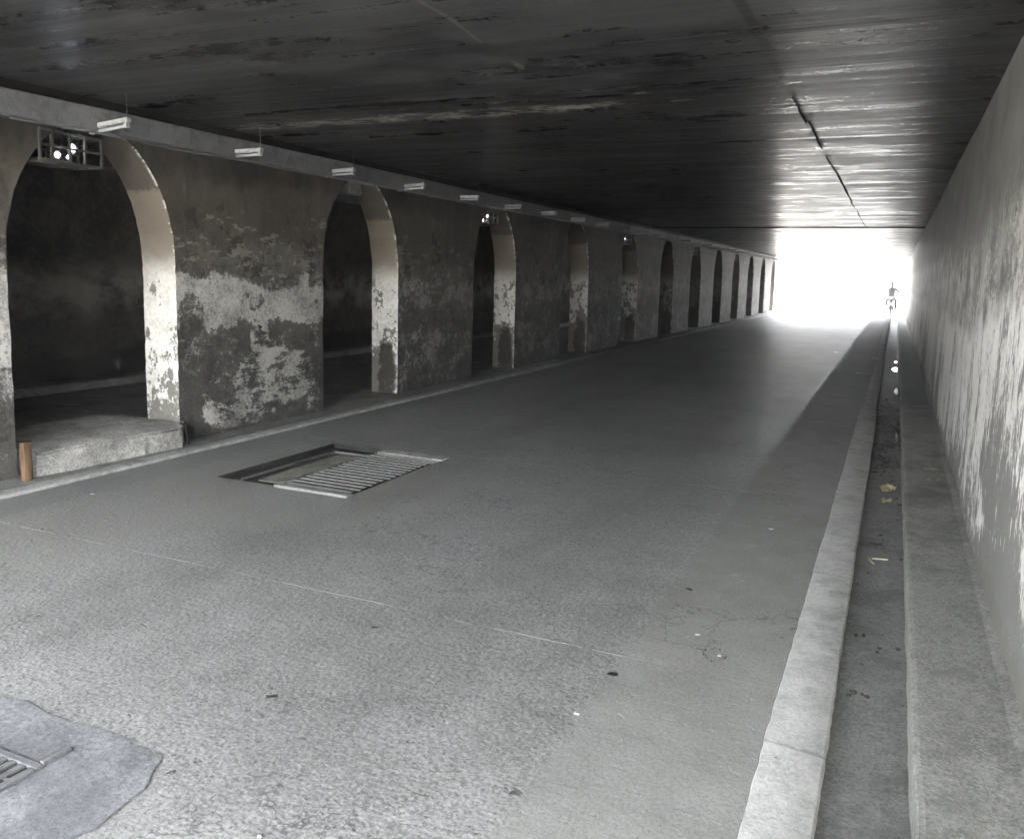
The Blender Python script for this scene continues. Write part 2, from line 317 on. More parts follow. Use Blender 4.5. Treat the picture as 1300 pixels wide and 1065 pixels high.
M['cage'] = mat_simple('dusty_dark_steel', (.075, .072, .066), .6, .3)
M['chrome'] = mat_simple('reflector_metal', (.75, .76, .8), .18, 1.0, .05)
M['wood'] = None
def mat_wood():
    n = NB('weathered_brown_wood')
    v = n.noise(14, 5, .7, st=(1, 1, .12)); w = n.noise(40, 5, .6, st=(1, 1, .1))
    c = n.mix(n.ss(n.add(n.mul(v, .6), n.mul(w, .4)), .35, .65), (.03, .018, .01), (.19, .115, .06))
    return n.out(c, .8, n.bump(n.add(v, w), .6, .008), .3)
M['wood'] = mat_wood()
def mat_emit(name, c, s):
    n = NB(name); n.b.inputs['Base Color'].default_value = (*c, 1)
    n.b.inputs['Emission Color'].default_value = (*c, 1); n.b.inputs['Emission Strength'].default_value = s
    return n.m
M['bulb'] = mat_emit('lit_bulb_glass', (.85, .88, 1.0), .8)
def mat_water():
    n = NB('puddle_water')
    return n.out((.02, .02, .018), .03, n.bump(n.noise(20, 3), .08, .004), .6)
M['water'] = mat_water()
M['paper'] = mat_simple('yellowed_paper', (.62, .54, .36), .8)
M['whitescrap'] = mat_simple('white_scrap', (.75, .75, .72), .7)
M['leaf'] = mat_simple('dry_dark_leaf', (.055, .05, .042), .8)
M['twig'] = mat_simple('pale_dry_twig', (.55, .5, .36), .8)
M['bag'] = mat_simple('grey_plastic_film', (.2, .2, .2), .25)
M['stone'] = mat_simple('grit_stone', (.2, .2, .195), .85, 0, .6)
M['black'] = mat_simple('black_rubber', (.02, .02, .02), .6)
M['cable'] = mat_simple('black_cable', (.012, .012, .012), .5)
M['redpaint'] = mat_simple('faded_grey_fairing', (.13, .125, .14), .35)
M['cloth1'] = mat_simple('pale_grey_jacket', (.2, .2, .215), .9)
M['cloth2'] = mat_simple('grey_trousers', (.1, .1, .11), .9)
M['skin'] = mat_simple('skin', (.2, .17, .155), .6)
M['hair'] = mat_simple('black_hair', (.09, .085, .08), .6)
M['tyre'] = mat_simple('dusty_tyre', (.12, .115, .12), .8)
M['glass'] = mat_simple('headlamp_glass', (.6, .6, .62), .1)

# ------------------------------------------------------------------ mesh helpers
class MB:
    def __init__(s): s.bm = bmesh.new()
    def box(s, x0, x1, y0, y1, z0, z1, bev=0.0, mi=0):
        vs = [s.bm.verts.new((x, y, z)) for z in (z0, z1) for y in (y0, y1) for x in (x0, x1)]
        fs = [(0, 2, 3, 1), (4, 5, 7, 6), (0, 1, 5, 4), (2, 6, 7, 3), (0, 4, 6, 2), (1, 3, 7, 5)]
        new = [s.bm.faces.new([vs[i] for i in f]) for f in fs]
        for f in new: f.material_index = mi
        if bev:
            es = list({e for f in new for e in f.edges})
            bmesh.ops.bevel(s.bm, geom=es, offset=bev, segments=2, affect='EDGES', profile=.5)
        return s
    def tube(s, p0, p1, r, seg=10, r1=None):
        p0, p1 = Vector(p0), Vector(p1); d = p1 - p0; L = d.length
        q = d.to_track_quat('Z', 'Y').to_matrix().to_4x4()
        bmesh.ops.create_cone(s.bm, cap_ends=True, segments=seg, radius1=r, radius2=r if r1 is None else r1, depth=L,
                              matrix=Matrix.Translation((p0 + p1) / 2) @ q)
        return s
    def path(s, pts, r, seg=8):
        for a, b in zip(pts, pts[1:]): s.tube(a, b, r, seg)
        return s
    def ball(s, c, r, sub=2, sc=(1, 1, 1)):
        bmesh.ops.create_icosphere(s.bm, subdivisions=sub, radius=r, matrix=Matrix.Translation(c) @ Matrix.Diagonal((*sc, 1)))
        return s
    def quad(s, pts, mi=0):
        f = s.bm.faces.new([s.bm.verts.new(p) for p in pts]); f.material_index = mi
        return s
    def grid(s, x0, x1, y0, y1, z, nx, ny, fn=None):
        vs = [[s.bm.verts.new((x0 + (x1 - x0) * i / nx, y0 + (y1 - y0) * j / ny, z)) for i in range(nx + 1)] for j in range(ny + 1)]
        for j in range(ny):
            for i in range(nx):
                s.bm.faces.new((vs[j][i], vs[j][i + 1], vs[j + 1][i + 1], vs[j + 1][i]))
        if fn:
            for r_ in vs:
                for v in r_: v.co = fn(v.co.copy())
        return s
    def torus(s, c, R_, r, axis='X', a=28, b=10):
        ring = []
        for i in range(a):
            t = 2 * math.pi * i / a; row = []
            for j in range(b):
                u = 2 * math.pi * j / b
                q = Vector((r * math.sin(u), (R_ + r * math.cos(u)) * math.cos(t), (R_ + r * math.cos(u)) * math.sin(t)))
                row.append(s.bm.verts.new(q + Vector(c)))
            ring.append(row)
        for i in range(a):
            for j in range(b):
                s.bm.faces.new((ring[i][j], ring[(i + 1) % a][j], ring[(i + 1) % a][(j + 1) % b], ring[i][(j + 1) % b]))
        return s
    def build(s, name, mats, parent=None, smooth=False, origin=None):
        bmesh.ops.recalc_face_normals(s.bm, faces=s.bm.faces)
        me = bpy.data.meshes.new(name)
        if origin is not None:
            bmesh.ops.translate(s.bm, verts=s.bm.verts, vec=-Vector(origin))
        s.bm.to_mesh(me); s.bm.free()
        for m in (mats if isinstance(mats, (list, tuple)) else [mats]): me.materials.append(m)
        if smooth:
            for p in me.polygons: p.use_smooth = True
        o = bpy.data.objects.new(name, me); col.objects.link(o)
        if origin is not None: o.location = origin
        if parent: o.parent = parent
        return o

def tag(o, label, cat, group=None, kind=None):
    if label: o['label'] = label
    if cat: o['category'] = cat
    if group: o['group'] = group
    if kind: o['kind'] = kind
    return o
def struct(o, label=None):
    o['kind'] = 'structure'
    if label: o['label'] = label
    return o
def empty(name, loc, label, cat, group=None, rz=0):
    o = bpy.data.objects.new(name, None); col.objects.link(o); o.location = loc; o.rotation_euler.z = rz
    return tag(o, label, cat, group)
def copy_tree(o, parent=None):
    c = o.copy(); col.objects.link(c)
    if parent: c.parent = parent
    for ch in list(o.children): copy_tree(ch, c)
    return c
def nz(p, s=1.0): return mnoise.noise(Vector(p) * s)

# ------------------------------------------------------------------ ground, road
b = MB(); b.quad([(-160, -160, -.5), (160, -160, -.5), (160, 160, -.5), (-160, 160, -.5)])
struct(b.build('ground', M['ground']), 'dusty open ground outside the underpass')

PX0, PX1, PY0, PY1 = -4.66, -3.45, 4.83, 6.32
RX0, RX1 = -5.5, -.3
b = MB()
for (x0, x1, y0, y1) in ((RX0, RX1, -40, PY0), (RX0, PX0, PY0, PY1), (PX1, RX1, PY0, PY1), (RX0, RX1, PY1, 140)):
    b.quad([(x0, y0, 0), (x1, y0, 0), (x1, y1, 0), (x0, y1, 0)])
# pit sides
d = -.04
for (a, c) in (((PX0, PY0), (PX0, PY1)), ((PX0, PY1), (PX1, PY1)), ((PX1, PY1), (PX1, PY0)), ((PX1, PY0), (PX0, PY0))):
    b.quad([(*a, 0), (*c, 0), (*c, d), (*a, d)], 1)
b.quad([(PX0, PY0, d), (PX1, PY0, d), (PX1, PY1, d), (PX0, PY1, d)], 1)
struct(b.build('road', [M['road'], M['dirt']]), 'worn grey concrete road through the underpass')

b = MB().grid(-9.35, XB - .1, Y0, Y1, .004, 4, 40)
struct(b.build('other_road', M['walk']), 'dark concrete road of the second bore behind the arches')
# strip under the arcade between road and wall, with the pale worn kerb line
b = MB(); b.box(XB - .1, RX0, Y0, Y1, -.3, .012)
struct(b.build('pavement', M['walk']), 'narrow cement strip along the foot of the arched wall')
b = MB().box(-9.46, -9.35, Y0, Y1, -.2, .1, .01)
struct(b.build('kerb', M['kerbw']), 'white kerb of the second bore seen through the first arch')
b = MB().box(-9.8, -9.46, Y0, Y1, -.2, .09)
struct(b.build('walkway', M['walk']), 'dark walkway under the far wall of the second bore')

# white kerb on the camera side, in two runs with a jog, chipped edges
def kerb_run(y0, y1, xa, xb, zt):
    ny = int((y1 - y0) / .06); b = MB(); rows = []
    for j in range(ny + 1):
        y = y0 + (y1 - y0) * j / ny
        ja = .007 * nz((0, y * 1.1, 1)) + .007 * nz((3, y * 9, 1)); jb = .006 * nz((7, y * 1.2, 4)) + .006 * nz((5, y * 10, 2))
        zz = zt + .004 * nz((2, y * 4, 3))
        pr = [(xa + ja, .0 - .02), (xa + ja + .004, zz - .003), (xa + ja + .009, zz), ((xa + xb) / 2, zz + .001), (xb + jb - .009, zz), (xb + jb, zz - .006), (xb + jb + .004, -.3)]
        rows.append([b.bm.verts.new((x, y, z)) for x, z in pr])
    for r0, r1 in zip(rows, rows[1:]):
        for i in range(len(r0) - 1): b.bm.faces.new((r0[i], r0[i + 1], r1[i + 1], r1[i]))
    return b
struct(kerb_run(-12, 11.45, -.305, -.1, .01).build('kerb', M['kerbw'], smooth=True), 'broad white painted kerb beside the gutter, nearer run')
struct(kerb_run(11.5, 23.6, -.27, -.12, .016).build('kerb', M['kerbw'], smooth=True), 'white kerb beyond the jog, narrower middle run')
struct(kerb_run(23.65, 58, -.28, -.14, .02).build('kerb', M['kerbw'], smooth=True), 'white kerb run that reaches the bright exit')
for y0, y1, z, t in ((-12, 11.3, -.035, 'dirty damp gutter between white kerb and walkway'), (11.3, 23.6, -.1, 'lower dark gutter run with puddles'), (23.6, 58, -.17, 'far gutter run near the exit')):
    b = MB().grid(-.13, .17, y0, y1, z, 6, int((y1 - y0) * 8), lambda v: Vector((v.x, v.y, v.z + .012 * nz((v.x * 5, v.y * 1.5, 0)) + .006 * nz((v.x * 14, v.y * 7, 5)) + .05 * max(0, abs(v.x - .02) - .12))))
    if y1 < 50: b.quad([(-.13, y1, z + .012), (.17, y1, z + .012), (.17, y1, z - .1), (-.13, y1, z - .1)])
    struct(b.build('gutter', M['gutter'], smooth=True), t)
for y0, y1, z, t in ((-12, 11.45, .12, 'raised cement walkway at the foot of the side wall'), (11.45, 24.7, .02, 'second walkway step lower down beyond the nearest slab'), (24.7, 37.5, -.05, 'third walkway step towards the exit'), (37.5, 58, -.12, 'last walkway step at the bright exit')):
    b = MB(); ny = max(4, int((y1 - y0) / .1)); rows = []
    for j in range(ny + 1):
        y = y0 + (y1 - y0) * j / ny; e = .006 * nz((1, y * 3, 0)) + .005 * nz((1, y * 12, 3)); zz = z + .004 * nz((5, y * 1.5, 0))
        rows.append([b.bm.verts.new(p) for p in ((.16 + e, y, -.3), (.16 + e, y, zz - .014), (.166 + e, y, zz - .004), (.182 + e, y, zz), (.33, y, zz + .004 * nz((9, y * 2, 0))), (.46, y, zz + .006), (.51, y, zz + .02))])
    for r0, r1 in zip(rows, rows[1:]):
        for i in range(6): b.bm.faces.new((r0[i], r0[i + 1], r1[i + 1], r1[i]))
    b.bm.faces.new(rows[-1])
    struct(b.build('walkway', M['walk'] if y0 < 5 else M['walkfar']), t)
for i, (x0, x1, y0, y1, z) in enumerate(((.05, .15, 17.8, 18.7, -.088), (.09, .155, 14.1, 15.0, -.088), (.08, .13, 19.8, 20.2, -.088), (.1, .155, 9.3, 10.9, -.028))):
    b = MB(); N = 22; cx, cy = (x0 + x1) / 2, (y0 + y1) / 2
    b.bm.faces.new([b.bm.verts.new((cx + (x1 - x0) / 2 * math.cos(a) * (1 + .9 * nz((math.cos(a) * 1.4, math.sin(a) * 1.4, i))), cy + (y1 - y0) / 2 * math.sin(a) * (1 + .3 * nz((math.cos(a) * 2, math.sin(a) * 2, i + 9))), z)) for a in [2 * math.pi * k / N for k in range(N)]])
    struct(b.build('puddle', M['water']), 'shallow puddle lying in the gutter')

struct(kerb_run(-6, Y1, RX0 - .06, RX0 + .075, .024).build('kerb', M['kerbp'], smooth=True), 'pale worn kerb line at the foot of the arched wall')
# cement patch round the near grate
b = MB(); pts = []
for k in range(120):
    t = k / 120
    if t < .3: u = t / .3; x, y = -3.4 + u * 1.3, 1.9 - .02 * u
    elif t < .5: u = (t - .3) / .2; x, y = -2.1 + .12 * min(1, u * 5), 1.88 - u * .75
    elif t < .8: u = (t - .5) / .3; x, y = -1.98 - u * 1.34, 1.13 - .2 * u
    else: u = (t - .8) / .2; x, y = -3.32 - u * .08, .93 + u * .97
    pts.append(b.bm.verts.new((x + .05 * nz((x * 5, y * 5, 0)) + .025 * nz((x * 17, y * 17, 3)), y + .05 * nz((x * 5, y * 5, 7)) + .025 * nz((x * 17, y * 17, 9)), .005)))
b.bm.faces.new(pts)
struct(b.build('pavement_patch', M['patch']), 'bluish cement patch in the near corner of the road')

# ------------------------------------------------------------------ arcade wall
wall = empty('arched_wall', (XW, 20, 0), 'long stained plaster wall pierced by a row of round-headed arches', 'wall')
ZS, RISE = 1.6, 1.1
def half_arch(yc, sgn):
    """points from crown down to the floor on the side sgn of opening centre yc"""
    pts = []
    for i in range(25):
        t = math.pi / 2 * (1 - i / 24)
        pts.append((yc + sgn * AW * math.cos(t), ZS + RISE * math.sin(t)))
    for i in range(1, 41): pts.append((yc + sgn * AW, ZS * (1 - i / 40)))
    return pts
def pier(yl, yr, s_start, s_end):
    """yl / yr: opening centres at each end (None: straight end at s_start / s_end)"""
    b = MB(); bm = b.bm
    L = half_arch(yl, 1) if yl is not None else [(s_start, ZS * (1 - i / 40)) for i in range(41)]
    Rr = half_arch(yr, -1) if yr is not None else [(s_end, ZS * (1 - i / 40)) for i in range(41)]
    top = ZC + .02
    def side(pts, x, jit):
        out = []
        for i, (y, z) in enumerate(pts):
            j = .006 * nz((y * 3, z * 4, x)) + .008 * nz((y, z * 19, x + 5)) if jit and 0 < i < len(pts) - 1 else 0
            out.append(bm.verts.new((x, y + j, z + (j * .3 if i else 0))))
        return out
    rings = {}
    for x in (XW, XB):
        l, r = side(L, x, yl is not None), side(Rr, x, yr is not None)
        rings[x] = (l, r)
        ends = []
        for q in (l, r):
            k = len(q) - 41
            t = [bm.verts.new((x, v.co.y, top)) for v in q[:k + 1]]
            for i in range(k): bm.faces.new((q[i], q[i + 1], t[i + 1], t[i]))
            ends.append((q[k:], t[-1]))
        (jl, tl), (jr, tr_) = ends
        bm.faces.new((jl[0], jr[0], tr_, tl))
        for i in range(40): bm.faces.new((jl[i], jl[i + 1], jr[i + 1], jr[i]))
    for k in (0, 1):
        a, c = rings[XW][k], rings[XB][k]
        for i in range(len(a) - 1):
            f = bm.faces.new((a[i], c[i], c[i + 1], a[i + 1])); f.material_index = 1
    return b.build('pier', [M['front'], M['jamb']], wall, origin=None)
NOPEN = 12
cs = [FIRST + PITCH * k for k in range(NOPEN)]
objs = [pier(None, cs[0], Y0, None)]  # unseen near opening filled solid to keep daylight from the second bore
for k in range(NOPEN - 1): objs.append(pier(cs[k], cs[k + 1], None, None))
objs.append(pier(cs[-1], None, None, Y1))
for o in objs: o.matrix_parent_inverse = Matrix.Translation((-XW, -20, 0))

# ------------------------------------------------------------------ side wall, roof, far wall
b = MB(); ny, nzs = 140, 10
vs = [[b.bm.verts.new((.5 + .012 * nz((0, y * .8, z * .8)) , y, z)) for z in [-.3 + 3.22 * j / nzs for j in range(nzs + 1)]] for y in [Y0 + (Y1 - Y0) * (i / ny) for i in range(ny + 1)]]
for i in range(ny):
    for j in range(nzs): b.bm.faces.new((vs[i][j], vs[i + 1][j], vs[i + 1][j + 1], vs[i][j + 1]))
b.box(.55, 1.1, Y0, Y1, -.3, 2.88)
tag(b.build('side_wall', M['side']), 'long grey wall with peeling whitewash above the raised walkway', 'wall')
b = MB().box(-10.4, 1.1, Y0, Y1, ZC, 4.3)
roof = tag(b.build('tunnel_roof', M['ceil']), 'soot-blackened concrete roof slab over both bores', 'roof')
MB().box(-5.84, .49, 21.45, 21.53, ZC - .02, ZC - .001).build('joint_strip', M['soot'], roof)
b = MB(); py = 6.4
while py < 21.4:
    L_ = random.uniform(.35, .7); xx = -.76 + .03 * nz((py * .7, 0, 0)) + .015 * nz((py * 3, 2, 0)); w_ = random.uniform(.003, .008)
    if random.random() < .8: b.box(xx - w_, xx + w_, py, py + L_ + .02, ZC - random.uniform(.008, .014), ZC - .001)
    py += L_
b.build('joint_strip', M['soot'], roof)
b = MB().box(-10.4, -9.8, Y0, Y1, -.3, ZC - .002)
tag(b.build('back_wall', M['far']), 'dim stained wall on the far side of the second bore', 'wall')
b = MB().box(-9.8, XB - .004, Y0 + .1, Y0 + .4, -.3, ZC - .002)  # added out of view to block daylight at the near end
tag(b.build('daylight_block_wall', M['far']), 'plain unseen wall added to keep daylight out of the second bore', 'wall')
b = MB()
for (ya, yb, h0, h1) in ((Y1 + .05, 90, 3.6, 1.2),):
    v = [b.bm.verts.new(p) for p in ((.62, ya, -.5), (.62, yb, -.5), (.62, yb, h1), (.62, ya, h0), (1.1, ya, -.5), (1.1, yb, -.5), (1.1, yb, h1), (1.1, ya, h0))]
    for f in ((0, 1, 2, 3), (4, 7, 6, 5), (3, 2, 6, 7), (0, 4, 5, 1), (0, 3, 7, 4), (1, 5, 6, 2)): b.bm.faces.new([v[i] for i in f])
tag(b.build('retaining_wall', M['slab']), 'sunlit retaining wall beyond the exit', 'wall')

# cable tray along the top of the arcade
b = MB(); rows = []; ny = 160
for j in range(ny + 1):
    y = Y0 + (Y1 + .5 - Y0) * j / ny; e = .006 * nz((4, y * .9, 0))
    rows.append([b.bm.verts.new(p) for p in ((XW + .002, y, 2.795 + e), (-5.732, y, 2.8 + e), (-5.72, y, 2.793 + e), (-5.72, y, 2.625 + e), (-5.732, y, 2.617 + e), (XW + .002, y, 2.617 + e))])
for r0, r1 in zip(rows, rows[1:]):
    for i in range(5): b.bm.faces.new((r0[i], r0[i + 1], r1[i + 1], r1[i]))
b.bm.faces.new(rows[0]); b.bm.faces.new(rows[-1])
tr = empty('cable_tray', (XW, 20, 2.64), 'long grey cable tray under the roof above the arches', 'cable tray')
o = b.build('channel', M['tray'], tr); o.matrix_parent_inverse = Matrix.Translation((-XW, -20, -2.64))
b = MB(); pts = []
for k in range(31):
    for t in (0, .25, .5, .75):
        y = 3.29 + 1.49 * (k + t); pts.append((-5.71, min(y, Y1), 2.606 - .03 * math.sin(math.pi * t) * (.4 + .6 * abs(nz((k * 3.7, 0, 0)))) ))
b.path(pts, .0055, 6)
o = b.build('conduit', M['tray'], tr, True); o.matrix_parent_inverse = Matrix.Translation((-XW, -20, -2.64))

# ------------------------------------------------------------------ batten lamps
def batten():
    r = empty('batten_lamp', (0, 0, 0), 'x', 'lamp', 'white batten lamps hung along the cable tray')
    MB().box(-.2, .2, -.024, .024, .0, .036, .006).build('housing', M['enamel'], r)
    MB().tube((-.175, 0, -.022), (.16, 0, -.022), .013, 12).build('tube', M['tube'], r, True)
    MB().box(.163, .187, -.02, .02, -.038, .0, .003).build('holder', M['enamel'], r)
    MB().box(-.2, -.176, -.02, .02, -.038, .0, .003).build('holder', M['enamel'], r)
    MB().tube((.185, 0, .036), (.185, 0, .225), .0035, 8).build('rod', M['tray'], r, True)
    return r
proto = batten()
NTH = ['first', 'second', 'third', 'fourth', 'fifth', 'sixth', 'seventh', 'eighth', 'ninth', 'tenth', 'eleventh', 'twelfth']
seen = {}
for k in range(28):
    y = 4.78 + 1.49 * k
    if y > Y1 - .5: break
    o = proto if k == 0 else copy_tree(proto)
    o.location = (-5.62 + random.uniform(-.012, .012), y, 2.655 + random.uniform(-.006, .006))
    o.rotation_euler = (random.uniform(-.06, .06), -.10 if k == 0 else random.uniform(-.05, .03), random.uniform(-.05, .05))
    i = int((y * 1.08 - 4.05) // PITCH); f = (y * 1.08 - 4.05) % PITCH
    nm = NTH[min(i, 11)]; nx = NTH[min(i + 1, 11)]
    if f < .55: t = 'white batten lamp at the near side of the %s arch' % nm
    elif f < 1.1: t = 'white batten lamp over the crown of the %s arch' % nm
    elif f < 1.75: t = 'white batten lamp over the far shoulder of the %s arch' % nm
    elif f < 2.7: t = 'white batten lamp on the pier just past the %s arch' % nm
    else: t = 'white batten lamp on the pier just before the %s arch' % nx
    if t in seen: t += ', second one there'
    seen[t] = 1; o['label'] = t
# the second bore's own battens, glimpsed through the first arches
for k, (y, t) in enumerate(((4.55, 'white batten end peeping out behind the caged lamp, lower one'), (5.25, 'bright white batten above the caged lamp inside the first arch'), (8.98, 'white batten behind the grey lamp box in the second arch'))):
    o = copy_tree(proto); o.location = (-6.62, y, 2.62 if k != 1 else 2.7); o.rotation_euler = (0, -.05, .1); o['label'] = t; o['group'] = 'batten lamps of the second bore'

# ------------------------------------------------------------------ caged lamps in every other arch
def cage():
    r = empty('caged_lamp', (0, 0, 0), 'x', 'lamp', 'caged lamps hung under the arch crowns')
    b = MB(); y0, y1, z0, z1, x0, x1 = -.3, .3, -.11, .11, -.12, .12; t = .009
    for x in (x0, x1):
        for z in (z0, 0, z1): b.box(x - t, x + t, y0, y1, z - t, z + t)
        for y in (y0, -.19, -.02, .13, y1): b.box(x - t * .98, x + t * .98, y - t, y + t, z0 + t, z1 - t)
    for y in (y0, y1):
        for z in (z0, z1): b.box(x0 + t, x1 - t, y - t * .97, y + t * .97, z - t * .97, z + t * .97)
    b.build('cage', M['cage'], r)
    MB().box(-.1, .1, -.29, .02, -.137, -.12, .003).build('base_plate', M['cage'], r)
    b = MB(); b.path([(.02, -.1, .11), (.02, -.1, .2), (.0, -.02, .23), (-.02, .06, .2), (-.02, .06, .1)], .008, 8); b.build('hanger', M['cage'], r, True)
    for (x, y, z, q) in ((.03, .09, .02, .045), (.04, -.07, -.05, .034), (.05, .02, -.055, .02)):
        b = MB(); N = 20; prof = [(0.001, -.05), (q * .5, -.045), (q * .85, -.02), (q, .015), (q * .93, .015), (q * .8, -.012), (q * .4, -.036), (.001, -.04)]
        rg = []
        for i in range(N):
            a = 2 * math.pi * i / N; rg.append([b.bm.verts.new((x + h, y + rr * math.cos(a), z + rr * math.sin(a))) for rr, h in prof])
        for i in range(N):
            for j in range(len(prof) - 1): b.bm.faces.new((rg[i][j], rg[(i + 1) % N][j], rg[(i + 1) % N][j + 1], rg[i][j + 1]))
        rf = b.build('reflector', M['chrome'], r, True)
        MB().ball((x - .008, y, z), q * .5, 2).build('bulb', M['bulb'], rf, True)
    return r
cproto = cage()
nmz = {0: 'first arch, two bright bulbs showing', 2: 'third arch', 4: 'fifth arch', 6: 'seventh arch', 8: 'ninth arch', 10: 'eleventh arch'}
for k in (0, 2, 4, 6, 8, 10):
    o = cproto if k == 0 else copy_tree(cproto)
    o.location = (-6.0, cs[k] - .2, 2.475); o.rotation_euler.z = .12 if k == 0 else random.uniform(-.1, .1)
    o['label'] = 'dark wire caged lamp hung under the crown of the ' + nmz[k]
r = empty('lamp_box', (-6.1, 8.6, 2.5), 'plain grey lamp box hung under the crown of the second arch', 'lamp')
MB().box(-.08, .08, -.14, .14, 0, .18, .012).build('housing', M['tray'], r)
MB().box(.081, .088, -.115, .115, .02, .16, .003).build('front_glass', M['bag'], r)
MB().tube((0, 0, .18), (0, 0, .24), .01, 8).build('bracket', M['cage'], r)

# ------------------------------------------------------------------ block, stump
b = MB(); NX, NY, NZ = 8, 40, 6
x0, x1, y0, y1, z0, z1 = -6.75, -5.64, 4.12, 5.72, -.02, .2
bmesh.ops.create_cube(b.bm, size=1)
bmesh.ops.subdivide_edges(b.bm, edges=b.bm.edges, cuts=23, use_grid_fill=True)
for v in b.bm.verts:
    u = v.co.copy(); x = x0 + (u.x + .5) * (x1 - x0); y = y0 + (u.y + .5) * (y1 - y0); z = z0 + (u.z + .5) * (z1 - z0)
    if x < -5.855: y = min(y, 5.61)
    if x < -5.855: y = max(y, 4.06)
    p = Vector((x, y, z)); k = .02 * nz(p, 4) + .014 * nz(p, 13) + .006 * nz(p, 40)
    edge = (u.x > .4) * (u.z > .4)
    if u.y > 0: y -= .27 * (u.y * 2) * max(0, min(1, (x + 5.9) / .26))
    if x > -5.9: x -= .09 * (.5 - u.y) * ((x + 5.9) / .26)
    if u.x > .49: x += k - (.025 if edge else 0)
    if u.z > .49: z += k * .5 - (.012 if edge else 0)
    if u.y > .49 and x > -5.85: y += k
    v.co = (x, y, z)
tag(b.build('concrete_block', M['slab'], smooth=False), 'rough low concrete threshold block filling the foot of the first arch', 'block')
b = MB(); b.path([(-5.74, 5.52, .21), (-5.69, 5.53, .19), (-5.66, 5.525, .1), (-5.665, 5.53, .03), (-5.68, 5.54, .02)], .011, 8)
tag(b.build('cable', M['cable'], smooth=True), 'short black cable bent over the end of the concrete block', 'cable')
b = MB(); N = 14; rings = []
for j in range(9):
    z = .012 + .285 * j / 8; rings.append([b.bm.verts.new((-5.72 + .033 * math.cos(a) * (1 + .22 * nz((math.cos(a) * 2, math.sin(a) * 2, z * 3))) + .004 * math.sin(z * 20), 4.035 + .04 * math.sin(a) * (1 + .22 * nz((math.cos(a) * 2, math.sin(a) * 2, z * 3 + 8))), z + (.012 * nz((math.cos(a), math.sin(a), 4)) if j == 8 else 0))) for a in [2 * math.pi * i / N for i in range(N)]])
for r0, r1 in zip(rings, rings[1:]):
    for i in range(N): b.bm.faces.new((r0[i], r0[(i + 1) % N], r1[(i + 1) % N], r1[i]))
b.bm.faces.new(rings[-1])
tag(b.build('wooden_stake', M['wood']), 'short brown wooden stake standing against the end of the concrete block', 'stake')

# ------------------------------------------------------------------ drain
b = MB()
xl = [(-4.4, 5.0), (-4.42, 5.5), (-4.41, 6.06), (-4.2, 6.08), (-4.22, 5.85), (-4.17, 5.6), (-4.2, 5.3), (-4.16, 5.15), (-4.22, 5.02)]
vt = [b.bm.verts.new((x, y, -.03)) for x, y in xl]; vb = [b.bm.verts.new((x, y, -.0395)) for x, y in xl]
b.bm.faces.new(vt)
for i in range(len(xl)): b.bm.faces.new((vt[i], vt[(i + 1) % len(xl)], vb[(i + 1) % len(xl)], vb[i]))
tag(b.build('silt_heap', M['silt']), 'flat bank of ochre silt lying in the uncovered half of the drain', 'silt', kind='stuff')
g = empty('drain_grate', (-3.76, 5.5, 0), 'large steel bar grate covering half of the open road drain', 'drain grate')
def gp(b, name, m):
    o = b.build(name, m, g); o.matrix_parent_inverse = Matrix.Translation((3.76, -5.5, 0)); return o
b = MB().box(-4.53, -4.515, 4.95, 6.14, -.0395, -.018, .003); b.box(-4.51, -4.12, 6.125, 6.14, -.0395, -.018, .003); gp(b, 'inner_frame', M['walkfar'])
b = MB(); b.box(-4.08, -3.43, 6.17, 6.315, -.038, .012, .004); gp(b, 'frame', M['slab'])
b = MB(); b.box(-4.085, -3.43, 4.80, 4.875, -.038, .02, .006); gp(b, 'front_bar', M['steel'])
for k in range(16):
    y = 4.93 + k * .079
    b = MB(); x0 = -4.06 + random.uniform(-.012, .008); x1 = -3.46 + random.uniform(-.02, .012)
    v = [b.bm.verts.new((x, y + dy, z)) for x in (x0, x1) for dy, z in ((-.013, .006), (.015, .006), (.016, .013), (-.01, .014), (-.014, .011))]
    n5 = 5
    for i in range(n5): b.bm.faces.new((v[i], v[(i + 1) % n5], v[n5 + (i + 1) % n5], v[n5 + i]))
    b.bm.faces.new(v[:5]); b.bm.faces.new(v[5:])
    gp(b, 'bar', M['steel'])
g = empty('gully_grate', (-2.7, 1.4, 0), 'small mesh gully grate set in the bluish cement patch at the near corner', 'drain grate')
def gq(b, name, m):
    o = b.build(name, m, g); o.matrix_parent_inverse = Matrix.Translation((2.7, -1.4, 0)); return o
b = MB(); b.box(-3.1, -2.36, 1.645, 1.672, -.02, .016, .003); b.box(-3.1, -2.39, 1.16, 1.187, -.02, .016, .003)
b.box(-2.388, -2.36, 1.16, 1.643, -.02, .016, .003); b.box(-2.385, -2.363, 1.674, 1.775, .0, .02, .003); b.box(-2.415, -2.393, 1.674, 1.775, .0, .014, .003)
gq(b, 'frame', M['tray'])
b = MB(); b.box(-3.1, -2.389, 1.188, 1.644, .005, .0065); gq(b, 'sump', M['dirt'])
for k in range(15):
    b = MB(); x = -2.42 - k * .045; b.box(x - .012, x + .012, 1.188, 1.644, .0068, .015); gq(b, 'bar', M['tray'])
for k in range(5):
    b = MB(); y = 1.25 + k * .08; b.box(-3.1, -2.39, y - .006, y + .006, .0105, .013); gq(b, 'cross_bar', M['tray'])

